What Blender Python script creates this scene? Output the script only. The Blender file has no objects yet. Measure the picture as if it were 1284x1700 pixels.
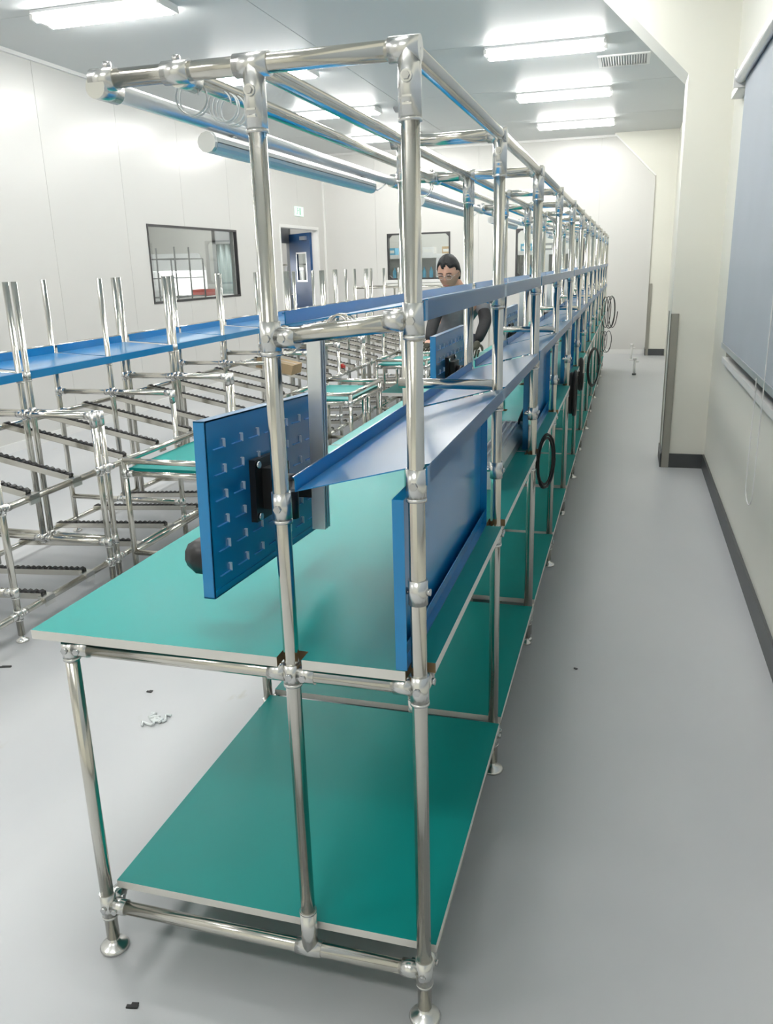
import bpy, bmesh, math, random
from mathutils import Vector, Matrix
PI = math.pi
random.seed(7)
SC = bpy.context.scene
COL = SC.collection
# ---------------------------------------------------------------- camera (measured from the photograph, 1284x1700)
F_PX, PITCH, YAW, ROLL = 1361.26, -0.2879, -0.2883, -0.028
CAM = Vector((0.313, -1.2375, 1.4338))
cy_, sy_, cp_, sp_ = math.cos(YAW), math.sin(YAW), math.cos(PITCH), math.sin(PITCH)
fw = Vector((sy_*cp_, cy_*cp_, sp_)); rt = Vector((cy_, -sy_, 0)); up = rt.cross(fw)
r2 = rt*math.cos(ROLL) + up*math.sin(ROLL); u2 = -rt*math.sin(ROLL) + up*math.cos(ROLL)
cd = bpy.data.cameras.new('camera'); cam = bpy.data.objects.new('camera', cd); COL.objects.link(cam)
cam.matrix_world = Matrix(((r2.x, u2.x, -fw.x, CAM.x), (r2.y, u2.y, -fw.y, CAM.y), (r2.z, u2.z, -fw.z, CAM.z), (0, 0, 0, 1)))
cd.sensor_fit = 'HORIZONTAL'; cd.sensor_width = 36; cd.lens = 36*F_PX/1284
cd.shift_x = 2.84/1284; cd.shift_y = -5.45/1284; cd.clip_start = .05
SC.camera = cam
# ---------------------------------------------------------------- world, exposure, lamp strength
w = bpy.data.worlds.new('world'); SC.world = w; w.use_nodes = True
w.node_tree.nodes['Background'].inputs[0].default_value = (.8, .86, 1, 1)
w.node_tree.nodes['Background'].inputs[1].default_value = .25
vs = SC.view_settings; vs.view_transform = 'Standard'; vs.look = 'None'; vs.gamma = 1; vs.use_curve_mapping = False
vs.exposure = 0.0
TUBE = 80.0
try:
    SC.cycles.use_denoising = True; SC.cycles.max_bounces = 10; SC.cycles.glossy_bounces = 6
    SC.cycles.diffuse_bounces = 4; SC.cycles.caustics_reflective = False; SC.cycles.sample_clamp_indirect = 6
except Exception: pass
# ---------------------------------------------------------------- materials
def mat(name, col, rough=.5, metal=0, spec=.5, noise=0, nscale=8, bump=0, bscale=40, emis=None, es=0, coat=0, trans=0, rvar=0, stretch=None, alpha=1):
    m = bpy.data.materials.new(name); m.use_nodes = True; nt = m.node_tree; b = nt.nodes['Principled BSDF']
    b.inputs['Base Color'].default_value = (*col, 1); b.inputs['Roughness'].default_value = rough
    b.inputs['Metallic'].default_value = metal; b.inputs['Specular IOR Level'].default_value = spec
    b.inputs['Coat Weight'].default_value = coat; b.inputs['Coat Roughness'].default_value = .12; b.inputs['Coat IOR'].default_value = 1.6 if coat else 1.5; b.inputs['Transmission Weight'].default_value = trans
    b.inputs['Alpha'].default_value = alpha
    tc = nt.nodes.new('ShaderNodeTexCoord'); src = tc.outputs['Object']
    if stretch:
        mp = nt.nodes.new('ShaderNodeMapping'); mp.inputs['Scale'].default_value = stretch
        nt.links.new(src, mp.inputs[0]); src = mp.outputs[0]
    if noise or rvar:
        n = nt.nodes.new('ShaderNodeTexNoise'); n.inputs['Scale'].default_value = nscale; n.inputs['Detail'].default_value = 4
        nt.links.new(src, n.inputs['Vector'])
        if noise:
            r = nt.nodes.new('ShaderNodeMapRange'); r.inputs[3].default_value = 1-noise; r.inputs[4].default_value = 1+noise
            nt.links.new(n.outputs[0], r.inputs[0])
            mx = nt.nodes.new('ShaderNodeVectorMath'); mx.operation = 'SCALE'; mx.inputs[0].default_value = col
            nt.links.new(r.outputs[0], mx.inputs['Scale']); nt.links.new(mx.outputs[0], b.inputs['Base Color'])
        if rvar:
            r = nt.nodes.new('ShaderNodeMapRange'); r.inputs[3].default_value = max(.02, rough-rvar); r.inputs[4].default_value = rough+rvar
            nt.links.new(n.outputs[0], r.inputs[0]); nt.links.new(r.outputs[0], b.inputs['Roughness'])
    if bump:
        n2 = nt.nodes.new('ShaderNodeTexNoise'); n2.inputs['Scale'].default_value = bscale
        nt.links.new(src, n2.inputs['Vector'])
        bp = nt.nodes.new('ShaderNodeBump'); bp.inputs['Strength'].default_value = bump; bp.inputs['Distance'].default_value = .01
        nt.links.new(n2.outputs[0], bp.inputs['Height']); nt.links.new(bp.outputs[0], b.inputs['Normal'])
    if emis: b.inputs['Emission Color'].default_value = (*emis, 1); b.inputs['Emission Strength'].default_value = es
    return m
M = {}
M['steel'] = mat('polished_steel', (.69, .67, .61), .18, 1, noise=.05, nscale=30, rvar=.05)
M['cast'] = mat('chromed_joint', (.76, .76, .74), .27, 1, noise=.05, nscale=60)
M['bolt'] = mat('bolt_steel', (.62, .62, .62), .2, 1, noise=.1, nscale=90)
M['alu'] = mat('anodised_aluminium', (.78, .80, .82), .33, .9, noise=.04, nscale=20)
M['blue'] = mat('blue_powder_coat', (.001, .225, .53), .28, 0, spec=.4, noise=.04, nscale=5, bump=.02, bscale=350, coat=.7)
M['tab'] = mat('bare_tab_edge', (.75, .85, .95), .3, .3, noise=.1, nscale=50)
M['tabl'] = mat('blue_tab_edge', (.10, .42, .85), .3, .1, noise=.1, nscale=50)
M['green'] = mat('green_antistatic_laminate', (.003, .31, .285), .45, 0, spec=.32, noise=.05, nscale=4, rvar=.04)
M['white_edge'] = mat('white_edge_band', (.78, .77, .73), .4, noise=.04, nscale=12)
M['core'] = mat('brown_board_core', (.30, .20, .10), .8, noise=.2, nscale=60)
M['wall'] = mat('white_wall_panel', (.68, .675, .65), .27, 0, spec=.35, noise=.012, nscale=.7)
M['wallr'] = mat('cream_painted_plaster', (.77, .765, .69), .55, 0, spec=.3, noise=.02, nscale=2)
M['joint'] = mat('panel_joint', (.42, .42, .40), .6, noise=.05)
M['ceil'] = mat('ceiling_panel_white', (.66, .685, .685), .45, 0, spec=.3, noise=.01, nscale=2)
M['trimw'] = mat('white_trim', (.82, .82, .80), .4, noise=.02)
M['dark'] = mat('dark_grey_baseboard', (.055, .06, .062), .45, noise=.1, nscale=10)
M['guard'] = mat('brushed_steel_guard', (.34, .33, .29), .38, .7, noise=.05, nscale=20, stretch=(1, 1, .1))
M['black'] = mat('black_plastic', (.008, .008, .009), .38, noise=.2, nscale=20)
M['rubber'] = mat('black_rubber_cable', (.006, .006, .007), .45, noise=.2, nscale=30)
M['frame'] = mat('black_window_frame', (.03, .03, .032), .4, noise=.1)
M['glass'] = mat('window_glass', (.95, 1, .98), .0, 0, trans=1, noise=.0)
M['blind'] = mat('grey_blue_blind_fabric', (.40, .44, .48), .75, noise=.05, nscale=3, bump=.15, bscale=500)
M['housing'] = mat('white_lamp_housing', (.85, .86, .86), .35, noise=.02)
M['tubeoff'] = mat('frosted_lamp_cover', (.74, .84, .87), .28, 0, noise=.03)
M['clear'] = mat('clear_plastic_tie', (.8, .84, .84), .15, 0, spec=.8, noise=.05)
M['tube'] = mat('lit_fluorescent_tube', (.9, .9, .9), .4, emis=(1, .985, .95), es=TUBE, noise=.01)
M['exit'] = mat('pale_exit_sign', (.70, .80, .74), .4, emis=(.75, .95, .85), es=.35, noise=.02)
M['exitg'] = mat('exit_sign_green', (.48, .76, .62), .4, noise=.05)
M['doorblue'] = mat('dark_blue_door_paint', (.004, .055, .17), .4, noise=.05, nscale=3)
M['skin'] = mat('skin', (.66, .38, .28), .5, noise=.08, nscale=20)
M['lips'] = mat('lips', (.38, .13, .11), .5, noise=.05)
M['hair'] = mat('black_hair', (.006, .007, .008), .6, noise=.4, nscale=80, bump=.4, bscale=160)
M['grey_knit'] = mat('grey_knit', (.16, .165, .18), .85, noise=.15, nscale=40, bump=.2, bscale=90)
M['blackcloth'] = mat('black_cloth', (.012, .012, .014), .8, noise=.2, nscale=30, bump=.2, bscale=60)
M['glove'] = mat('dark_olive_glove', (.05, .05, .035), .8, noise=.2, nscale=40)
M['navy'] = mat('navy_trousers', (.015, .02, .045), .8, noise=.2, nscale=30)
M['card'] = mat('cardboard', (.52, .38, .22), .8, noise=.1, nscale=20)
M['red'] = mat('red_plastic', (.55, .05, .04), .45, noise=.05)
M['cyan'] = mat('pale_blue_plastic', (.12, .42, .62), .4, noise=.05)
M['curtain'] = mat('grey_green_pvc_curtain', (.32, .40, .40), .3, noise=.06, nscale=3)
M['machine'] = mat('machine_white_enamel', (.78, .79, .80), .35, noise=.03)
M['midgrey'] = mat('mid_grey_enamel', (.30, .31, .32), .45, noise=.05)
M['lens'] = mat('eyeglass_lens', (.9, .9, .9), .02, 0, trans=1, noise=0)

def floor_mat():
    m = bpy.data.materials.new('grey_epoxy_floor'); m.use_nodes = True; nt = m.node_tree; b = nt.nodes['Principled BSDF']
    tc = nt.nodes.new('ShaderNodeTexCoord')
    n1 = nt.nodes.new('ShaderNodeTexNoise'); n1.inputs['Scale'].default_value = 1.1; n1.inputs['Detail'].default_value = 5
    n2 = nt.nodes.new('ShaderNodeTexNoise'); n2.inputs['Scale'].default_value = 9; n2.inputs['Detail'].default_value = 6
    mp = nt.nodes.new('ShaderNodeMapping'); mp.inputs['Scale'].default_value = (1, .45, 1)
    nt.links.new(tc.outputs['Object'], mp.inputs[0])
    nt.links.new(mp.outputs[0], n1.inputs['Vector']); nt.links.new(mp.outputs[0], n2.inputs['Vector'])
    r = nt.nodes.new('ShaderNodeValToRGB'); e = r.color_ramp.elements
    e[0].position = .35; e[0].color = (.54, .555, .575, 1); e[1].position = .72; e[1].color = (.62, .63, .64, 1)
    nt.links.new(n1.outputs[0], r.inputs[0])
    r2_ = nt.nodes.new('ShaderNodeValToRGB'); e = r2_.color_ramp.elements
    e[0].position = .70; e[0].color = (0, 0, 0, 1); e[1].position = .80; e[1].color = (1, 1, 1, 1)
    nt.links.new(n2.outputs[0], r2_.inputs[0])
    mx = nt.nodes.new('ShaderNodeMix'); mx.data_type = 'RGBA'
    nt.links.new(r2_.outputs[0], mx.inputs[0]); nt.links.new(r.outputs[0], mx.inputs[6]); mx.inputs[7].default_value = (.52, .51, .46, 1)
    nt.links.new(mx.outputs[2], b.inputs['Base Color'])
    rr = nt.nodes.new('ShaderNodeMapRange'); rr.inputs[3].default_value = .24; rr.inputs[4].default_value = .44
    nt.links.new(n1.outputs[0], rr.inputs[0]); nt.links.new(rr.outputs[0], b.inputs['Roughness'])
    b.inputs['Specular IOR Level'].default_value = .4
    return m
M['floor'] = floor_mat()

# ---------------------------------------------------------------- mesh helpers
class MB:
    def __init__(s): s.v = []; s.f = []; s.m = []; s.s = []; s.mats = []
    def mi(s, m):
        if m not in s.mats: s.mats.append(m)
        return s.mats.index(m)
    def add(s, vs, fs, m, smooth=False):
        o = len(s.v); s.v += [tuple(v) for v in vs]; k = s.mi(m)
        for i, f in enumerate(fs):
            s.f.append([o+j for j in f]); s.m.append(k)
            s.s.append(smooth[i] if isinstance(smooth, list) else smooth)
        return s
    def box(s, x0, x1, y0, y1, z0, z1, m, mtx=None):
        vs = [Vector((x, y, z)) for x in (x0, x1) for y in (y0, y1) for z in (z0, z1)]
        if mtx: vs = [mtx @ v for v in vs]
        return s.add(vs, [(0, 1, 3, 2), (4, 6, 7, 5), (0, 4, 5, 1), (2, 3, 7, 6), (0, 2, 6, 4), (1, 5, 7, 3)], m)
    def cyl(s, p, q, r, m, n=14, r1=None, caps=True):
        p = Vector(p); q = Vector(q); r1 = r if r1 is None else r1
        d = (q-p).normalized(); a = d.cross(Vector((0, 0, 1)) if abs(d.z) < .9 else Vector((1, 0, 0))).normalized(); b = d.cross(a)
        vs = []
        for c, rr in ((p, r), (q, r1)):
            for i in range(n):
                t = 2*PI*i/n; vs.append(c + a*math.cos(t)*rr + b*math.sin(t)*rr)
        fs = [(i, (i+1) % n, n+(i+1) % n, n+i) for i in range(n)]; sm = [True]*n
        if caps: fs += [tuple(reversed(range(n))), tuple(range(n, 2*n))]; sm += [False, False]
        return s.add(vs, fs, m, sm)
    def lathe(s, prof, m, n=18, o=(0, 0, 0)):
        vs = []; fs = []
        for r, z in prof:
            for i in range(n): t = 2*PI*i/n; vs.append((o[0]+r*math.cos(t), o[1]+r*math.sin(t), o[2]+z))
        for k in range(len(prof)-1):
            for i in range(n): fs.append((k*n+i, k*n+(i+1) % n, (k+1)*n+(i+1) % n, (k+1)*n+i))
        return s.add(vs, fs, m, True)
    def tube(s, pts, r, m, n=6, closed=False):
        pts = [Vector(p) for p in pts]; N = len(pts); vs = []; prev = None
        for i, p in enumerate(pts):
            d = (pts[(i+1) % N]-pts[i-1]) if closed else (pts[min(i+1, N-1)]-pts[max(i-1, 0)])
            d.normalize()
            if prev is None: a = d.orthogonal().normalized()
            else:
                a = prev - d*prev.dot(d); a.normalize()
            prev = a; b = d.cross(a); rr = r(i) if callable(r) else r
            for k in range(n): t = 2*PI*k/n; vs.append(p + a*math.cos(t)*rr + b*math.sin(t)*rr)
        fs = []; R = N if closed else N-1
        for i in range(R):
            j = (i+1) % N
            for k in range(n): fs.append((i*n+k, i*n+(k+1) % n, j*n+(k+1) % n, j*n+k))
        if not closed: fs += [tuple(reversed(range(n))), tuple(range((N-1)*n, N*n))]
        return s.add(vs, fs, m, True)
    def prism(s, prof, y0, y1, m):     # closed profile in x-z, extruded along y
        n = len(prof); vs = [(x, y0, z) for x, z in prof] + [(x, y1, z) for x, z in prof]
        fs = [(i, (i+1) % n, n+(i+1) % n, n+i) for i in range(n)] + [tuple(reversed(range(n))), tuple(range(n, 2*n))]
        return s.add(vs, fs, m)
    def mesh(s, name):
        me = bpy.data.meshes.new(name); me.from_pydata([tuple(v) for v in s.v], [], s.f)
        for m in s.mats: me.materials.append(M[m])
        me.polygons.foreach_set('material_index', s.m); me.polygons.foreach_set('use_smooth', s.s)
        bm = bmesh.new(); bm.from_mesh(me); bmesh.ops.recalc_face_normals(bm, faces=bm.faces); bm.to_mesh(me); bm.free()
        me.update(); return me
def link(name, me, parent=None, loc=(0, 0, 0), rot=(0, 0, 0)):
    o = bpy.data.objects.new(name, me); COL.objects.link(o); o.location = loc; o.rotation_euler = rot
    if parent: o.parent = parent
    return o
def obj(name, mb, parent=None, loc=(0, 0, 0), rot=(0, 0, 0)): return link(name, mb.mesh(name), parent, loc, rot)
def tag(o, label=None, cat=None, group=None, kind=None):
    if label: o['label'] = label
    if cat: o['category'] = cat
    if group: o['group'] = group
    if kind: o['kind'] = kind
    return o
def thing(name, label, cat, loc=(0, 0, 0), rot=(0, 0, 0), group=None):
    o = bpy.data.objects.new(name, None); COL.objects.link(o); o.location = loc; o.rotation_euler = rot
    o.empty_display_size = .1
    return tag(o, label, cat, group)
def copy_tree(o, parent=None):
    c = o.copy(); COL.objects.link(c)
    if parent: c.parent = parent
    for ch in list(o.children): copy_tree(ch, c)
    return c
def rects(mb, u0, u1, v0, v1, w0, w1, holes, axes, m, msides=None, mhole=None):
    """slab in the u-v plane, thickness w0..w1, with rectangular holes; only outer faces"""
    us = sorted({u0, u1} | {h[k] for h in holes for k in (0, 1) if u0 < h[k] < u1})
    vs_ = sorted({v0, v1} | {h[k] for h in holes for k in (2, 3) if v0 < h[k] < v1})
    def keep(i, j):
        if i < 0 or j < 0 or i >= len(us)-1 or j >= len(vs_)-1: return False
        a = (us[i]+us[i+1])/2; b = (vs_[j]+vs_[j+1])/2
        return not any(h[0] < a < h[1] and h[2] < b < h[3] for h in holes)
    def P(u, v, w_):
        p = [0, 0, 0]; p[axes[0]] = u; p[axes[1]] = v; p[axes[2]] = w_; return p
    for i in range(len(us)-1):
        for j in range(len(vs_)-1):
            if not keep(i, j): continue
            a, b, c, d = us[i], us[i+1], vs_[j], vs_[j+1]
            for w_ in (w0, w1): mb.add([P(a, c, w_), P(b, c, w_), P(b, d, w_), P(a, d, w_)], [(0, 1, 2, 3)], m)
            for (di, dj, e) in ((-1, 0, ((a, c), (a, d))), (1, 0, ((b, c), (b, d))), (0, -1, ((a, c), (b, c))), (0, 1, ((a, d), (b, d)))):
                if keep(i+di, j+dj): continue
                outer = i+di < 0 or j+dj < 0 or i+di >= len(us)-1 or j+dj >= len(vs_)-1
                (p, q), (r_, s_) = e
                mb.add([P(p, q, w0), P(r_, s_, w0), P(r_, s_, w1), P(p, q, w1)], [(0, 1, 2, 3)], (msides or m) if outer else (mhole or m))
    return mb
def struct(name, mb, parent=None): return tag(obj(name, mb, parent), kind='structure')

# ---------------------------------------------------------------- the room
XL, XR, YN, YF, H = -4.65, .88, -4.2, 12.4, 3.2
mb = MB(); mb.box(-11, 1.3, YN-.3, 18, -.08, 0, 'floor'); struct('floor', mb)
ceil = struct('ceiling', MB().box(XL-.1, XR+.3, YN-.1, YF+.1, H+.008, H+.1, 'joint'))
ys = [YN-.0] + [-1.85+2.04*k-.16 for k in range(-1, 7)] + [YF]
ys = sorted(set([YN, -3.95, -1.88, .2, 2.3, 4.38, 6.47, 8.5, 10.52, YF]))
for a, b in zip(ys[:-1], ys[1:]):
    for xa, xb in ((XL, -2.31), (-2.31, XR)):
        obj('ceiling_panel', MB().box(xa+.003, xb-.003, a+.003, b-.003, H, H+.01, 'ceil'), ceil)
# left wall: slab with openings, proud panels with joints
WIN_L = (6.90, 9.04, 1.105, 1.925); DOOR_L = (10.50, 12.07, -.01, 2.035)
wl = struct('wall_left', rects(MB(), YN, YF+.1, 0, H, XL-.1, XL-.008, [WIN_L, DOOR_L], (1, 2, 0), 'joint', mhole='trimw'))
e = [YN] + [5.35+1.18*k for k in range(-8, 6)] + [YF]
e = sorted(x for x in e if YN <= x <= YF)
for a, b in zip(e[:-1], e[1:]):
    hs = [h for h in (WIN_L, DOOR_L) if h[1] > a and h[0] < b]
    hs = [(max(h[0], a-.1), min(h[1], b+.1), h[2], h[3]) for h in hs]
    if any(h[0] <= a and h[1] >= b and h[2] <= 0 for h in hs): 
        obj('wall_panel', MB().box(XL-.01, XL, a+.002, b-.002, DOOR_L[3], H, 'wall'), wl); continue
    obj('wall_panel', rects(MB(), a+.002, b-.002, 0.0, H, XL-.01, XL, hs, (1, 2, 0), 'wall'), wl)
# end wall
W1 = (-3.56, -2.51, 1.21, 1.93); W2 = (-1.45, -.40, 1.21, 1.93)
wf = struct('wall_end', rects(MB(), XL, XR+.3, 0, H, YF+.008, YF+.1, [W1, W2], (0, 2, 1), 'joint', mhole='trimw'))
e = [XL, -3.9, -2.05, -1.95, -.9, .25, XR]
e = [XL, -3.75, -2.05, -.2, XR]
for a, b in zip(e[:-1], e[1:]):
    hs = [h for h in (W1, W2) if h[1] > a and h[0] < b]
    obj('wall_panel', rects(MB(), a+.0012, b-.0012, 0.0, H, YF, YF+.01, hs, (0, 2, 1), 'wall'), wf)
obj('corner_trim', MB().box(XL, XL+.025, YF-.025, YF, 0, H, 'trimw'), wf)
struct('baseboard_left', rects(MB(), YN, DOOR_L[0]-.03, 0, .075, XL, XL+.012, [], (1, 2, 0), 'trimw'))
mb = MB(); mb.prism([(0, 0), (.03, 0), (0, .03)], 0, 1, 'trimw')
struct('baseboard_end', MB().box(XL, .6, YF-.014, YF, 0, .07, 'trimw'))
struct('trim_1', MB().box(XL, XL+.03, YN, YF, H-.03, H, 'trimw'))
struct('trim_2', MB().box(XL, XR, YF-.03, YF, H-.03, H, 'trimw'))
# right wall with blind window recess
WR = (-3.2, 4.02, .86, 2.29)
struct('wall_right', rects(MB(), YN, YF+.1, 0, H, XR, XR+.22, [WR], (1, 2, 0), 'wallr'))
struct('wall_near', MB().box(-4.75, XR+.3, YN-.1, YN, 0, H, 'wallr'))
wr = struct('window_1', MB().box(XR+.14, XR+.16, WR[0], WR[1], WR[2], WR[3], 'midgrey'))
fr = MB()
for yy in (WR[0], -1.4, .4, 2.2, WR[1]-.05): fr.box(XR+.11, XR+.14, yy, yy+.05, WR[2], WR[3], 'trimw')
fr.box(XR+.11, XR+.14, WR[0], WR[1], WR[2], WR[2]+.05, 'trimw'); fr.box(XR+.11, XR+.14, WR[0], WR[1], WR[3]-.05, WR[3], 'trimw')
obj('window_frame', fr, wr)
obj('window_sill', MB().box(XR-.018, XR+.14, WR[0], WR[1]+.03, WR[2]-.03, WR[2]+.003, 'trimw'), wr)
struct('baseboard_right', MB().box(XR-.012, XR, YN, 4.80, 0, .10, 'dark'))
# pillars with 45 degree haunches
def pillar(n, y0, y1, xl, zk):
    o = struct('trim_%d' % n, MB().prism([(XR, 0), (XR, H-.001), (xl-(H-zk), H-.001), (xl, zk), (xl, 0)], y0, y1, 'wallr'))
    obj('baseboard', MB().box(xl-.006, XR-.012, y0-.012, y0, 0, .10, 'dark').box(xl-.012, xl, y0-.012, y1, 0, .10, 'dark'), o)
    return o
p1 = pillar(3, 4.80, 5.16, .597, 2.54)
obj('corner_guard', MB().box(.594, .645, 4.784, 4.787, 0, 1.07, 'guard').box(.5935, .5965, 4.784, 4.84, 0, 1.07, 'guard'), p1)
obj('corner_guard', MB().box(.592, .596, 5.10, 5.16, 0, 1.07, 'guard').box(.592, .65, 5.16, 5.164, 0, 1.07, 'guard'), p1)
p2 = pillar(4, 12.18, YF, .597, 2.59)
obj('corner_guard', MB().box(.594, .635, 12.164, 12.167, 0, 1.07, 'guard').box(.5935, .5965, 12.164, 12.21, 0, 1.07, 'guard'), p2)
# dark metal strip along the edge of the far pillar and its haunch
obj('edge_strip', MB().box(.585, .597, 12.17, 12.2, .1, 2.59, 'guard').prism([(.585, 2.585), (.597, 2.6), (.597-.6, 3.19), (.585-.6, 3.175)], 12.17, 12.2, 'trimw'), p2)

def ring_frame(name, axes, u0, u1, v0, v1, w0, w1, t, m, parent): 
    return obj(name, rects(MB(), u0, u1, v0, v1, w0, w1, [(u0+t, u1-t, v0+t, v1-t)], axes, m), parent)
# window in left wall
wi = struct('window_2', MB().box(XL-.05, XL-.044, WIN_L[0]+.02, WIN_L[1]-.02, WIN_L[2]+.02, WIN_L[3]-.02, 'glass'))
ring_frame('window_frame', (1, 2, 0), WIN_L[0]-.005, WIN_L[1]+.005, WIN_L[2]-.005, WIN_L[3]+.005, XL-.034, XL+.006, .024, 'frame', wi)
for k, W in ((3, W1), (4, W2)):
    wi = struct('window_%d' % k, MB().box(W[0]+.02, W[1]-.02, YF+.04, YF+.046, W[2]+.02, W[3]-.02, 'glass'))
    ring_frame('window_frame', (0, 2, 1), W[0]-.005, W[1]+.005, W[2]-.005, W[3]+.005, YF-.006, YF+.07, .026, 'frame', wi)
    c = MB()
    for sx in (0, 1):
        for sz in (0, 1):
            x = W[0]+.02 if sx == 0 else W[1]-.02; z = W[2]+.02 if sz == 0 else W[3]-.02
            dx = .05 if sx == 0 else -.05; dz = .05 if sz == 0 else -.05
            c.add([(x, YF-.004, z), (x+dx, YF-.004, z), (x, YF-.004, z+dz), (x, YF+.06, z), (x+dx, YF+.06, z), (x, YF+.06, z+dz)],
                  [(0, 1, 2), (3, 5, 4), (1, 4, 5, 2), (0, 3, 4, 1), (0, 2, 5, 3)], 'frame')
    obj('frame_corner', c, wi)
    obj('window_sill', MB().box(W[0]-.04, W[1]+.04, YF-.02, YF-.006, W[2]-.055, W[2]-.006, 'trimw'), wi)
# door opening + open leaf
dr = struct('door_1', rects(MB(), DOOR_L[0]-.03, DOOR_L[1]+.03, 0, DOOR_L[3]+.03, XL-.11, XL+.008, [(DOOR_L[0]+.015, DOOR_L[1]-.015, -1, DOOR_L[3]-.015)], (1, 2, 0), 'trimw'))
lf = thing('door_leaf', 'dark blue door leaf with a narrow window standing open in the far left wall', 'door', (XL-.115, 12.03, 0), (0, 0, math.radians(-43)))
obj('panel', rects(MB(), -.80, 0, .02, 1.99, -.02, .02, [(-.53, -.15, 1.22, 1.68)], (0, 2, 1), 'doorblue'), lf)
obj('window_pane', MB().box(-.53, -.15, -.004, .004, 1.22, 1.68, 'glass'), lf)
obj('pane_frame', rects(MB(), -.54, -.14, 1.21, 1.69, -.024, -.018, [(-.515, -.165, 1.235, 1.665)], (0, 2, 1), 'alu'), lf)
obj('handle', MB().cyl((-.74, -.02, 1.0), (-.74, -.06, 1.0), .01, 'steel').cyl((-.74, -.06, 1.0), (-.63, -.06, 1.0), .01, 'steel'), lf)
obj('door_closer', MB().box(-.3, -.1, -.06, -.02, 1.88, 1.94, 'alu'), lf)
# exit sign
ex = thing('exit_sign', 'small pale green exit sign above the blue door', 'sign', (XL, 11.27, 2.2))
obj('plate', MB().box(.001, .018, -.17, .17, 0, .14, 'exit'), ex)
g = MB()
g.box(.019, .021, .0, .05, .02, .12, 'exitg'); g.box(.019, .021, -.09, -.07, .05, .1, 'exitg'); g.box(.019, .021, -.085, -.03, .075, .09, 'exitg')
g.box(.019, .021, -.12, -.08, .03, .045, 'exitg'); g.lathe([(.0, -.012), (.012, 0), (0, .012)], 'exitg', 8, (.02, -.07, .112))
obj('pictogram', g, ex)

# ---------------------------------------------------------------- ceiling lamps
nth = ['first', 'second', 'third', 'fourth', 'fifth', 'sixth', 'seventh', 'eighth', 'ninth', 'tenth', 'eleventh', 'twelfth']
def lamp_mesh():
    h = MB().prism([(-.14, 0), (-.14, -.018), (-.06, -.03), (.06, -.03), (.14, -.018), (.14, 0)], -.5, .5, 'housing')
    me = h.mesh('housing'); me.transform(Matrix.Rotation(PI/2, 4, 'Z')); return me
lme = lamp_mesh()
tme = MB().cyl((-.485, 0, 0), (.485, 0, 0), .019, 'tube', 12).mesh('tube')
eme = MB().box(-.012, .012, -.13, .13, -.02, .012, 'trimw').mesh('end_cap')
rows = [-1.9, .22, 2.33, 4.42, 6.67, 8.78, 10.9]
names = {(4.42, 1): 'lit twin tube ceiling lamp at the top left corner', (6.67, 0): 'lit twin tube ceiling lamp nearest on the right beside the air vent',
         (8.78, 0): 'middle of the three lit twin tube ceiling lamps on the right', (10.9, 0): 'farthest lit twin tube ceiling lamp on the right by the end wall',
         (6.67, 1): 'left row lit ceiling lamp seen just under the front top rail', (8.78, 1): 'left row lit ceiling lamp seen between the top pipes, second from the end wall',
         (10.9, 1): 'left row lit ceiling lamp nearest the end wall'}
for y in rows:
    for c, x in ((0, -.49), (1, -3.1 if y > 5 else -3.3)):
        if c == 0 and y < 0: pass
        t = thing('ceiling_light', names.get((y, c), 'twin tube ceiling lamp out of frame overhead, %s row, %s' % ('right' if c == 0 else 'left', nth[rows.index(y)])), 'lamp', (x, y, H), group='twin tube ceiling lamps')
        link('housing', lme, t)
        for dy in (-.085, .085): link('tube', tme, t, (0, dy, -.048))
        for dx in (-.497, .497): link('end_cap', eme, t, (dx, 0, -.035))
# air vent and detector
v = thing('air_vent', 'white slatted air vent in the ceiling by the haunched pillar', 'vent', (.15, 7.48, H))
obj('frame', rects(MB(), -.23, .23, -.23, .23, -.012, 0, [(-.20, .20, -.20, .20)], (0, 1, 2), 'trimw'), v)
obj('backing', MB().box(-.2, .2, -.2, .2, -.002, -.0005, 'midgrey'), v)
sl = MB().box(-.004, .004, -.2, .2, -.011, -.002, 'trimw').mesh('slat')
for k in range(17): link('slat', sl, v, (-.184+.023*k, 0, 0), (0, .4, 0))
d = thing('smoke_detector', 'small grey smoke detector on the ceiling left of the front right post', 'detector', (-2.40, 8.9, H))
obj('body', MB().lathe([(0, -.055), (.03, -.055), (.045, -.03), (.055, -.012), (.055, 0)], 'midgrey', 16), d)

# ---------------------------------------------------------------- pipe furniture pieces
R = .0140
def pipe(name, p, q, parent, r=R, m='steel', n=16): return obj(name, MB().cyl(p, q, r, m, n), parent)
def joint_mesh(dirs, down=.03, up_=.03, bolt=True):
    """clamp sleeve on a vertical post at the origin with sleeves towards dirs"""
    b = MB().cyl((0, 0, -down), (0, 0, up_), R+.0029, 'cast', 16)
    b.cyl((0, 0, -down-.002), (0, 0, -down+.004), R+.0034, 'cast', 16)
    for d in dirs:
        d = Vector(d).normalized(); s = d.cross(Vector((0, 0, 1)))
        b.cyl(d*.012, d*.045, R+.0029, 'cast', 14)
        c = d*.026 + s*(R+.001)
        if not bolt: continue
        b.cyl(c, c+s*.007, .0065, 'bolt', 6)
    s = Vector((0, -1, 0)) if not any(abs(Vector(d).y+1) < .1 for d in dirs) else Vector((1, 0, 0))
    if bolt: b.cyl(s*(R+.002), s*(R+.009), .0068, 'bolt', 6)
    return b.mesh('joint')
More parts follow.
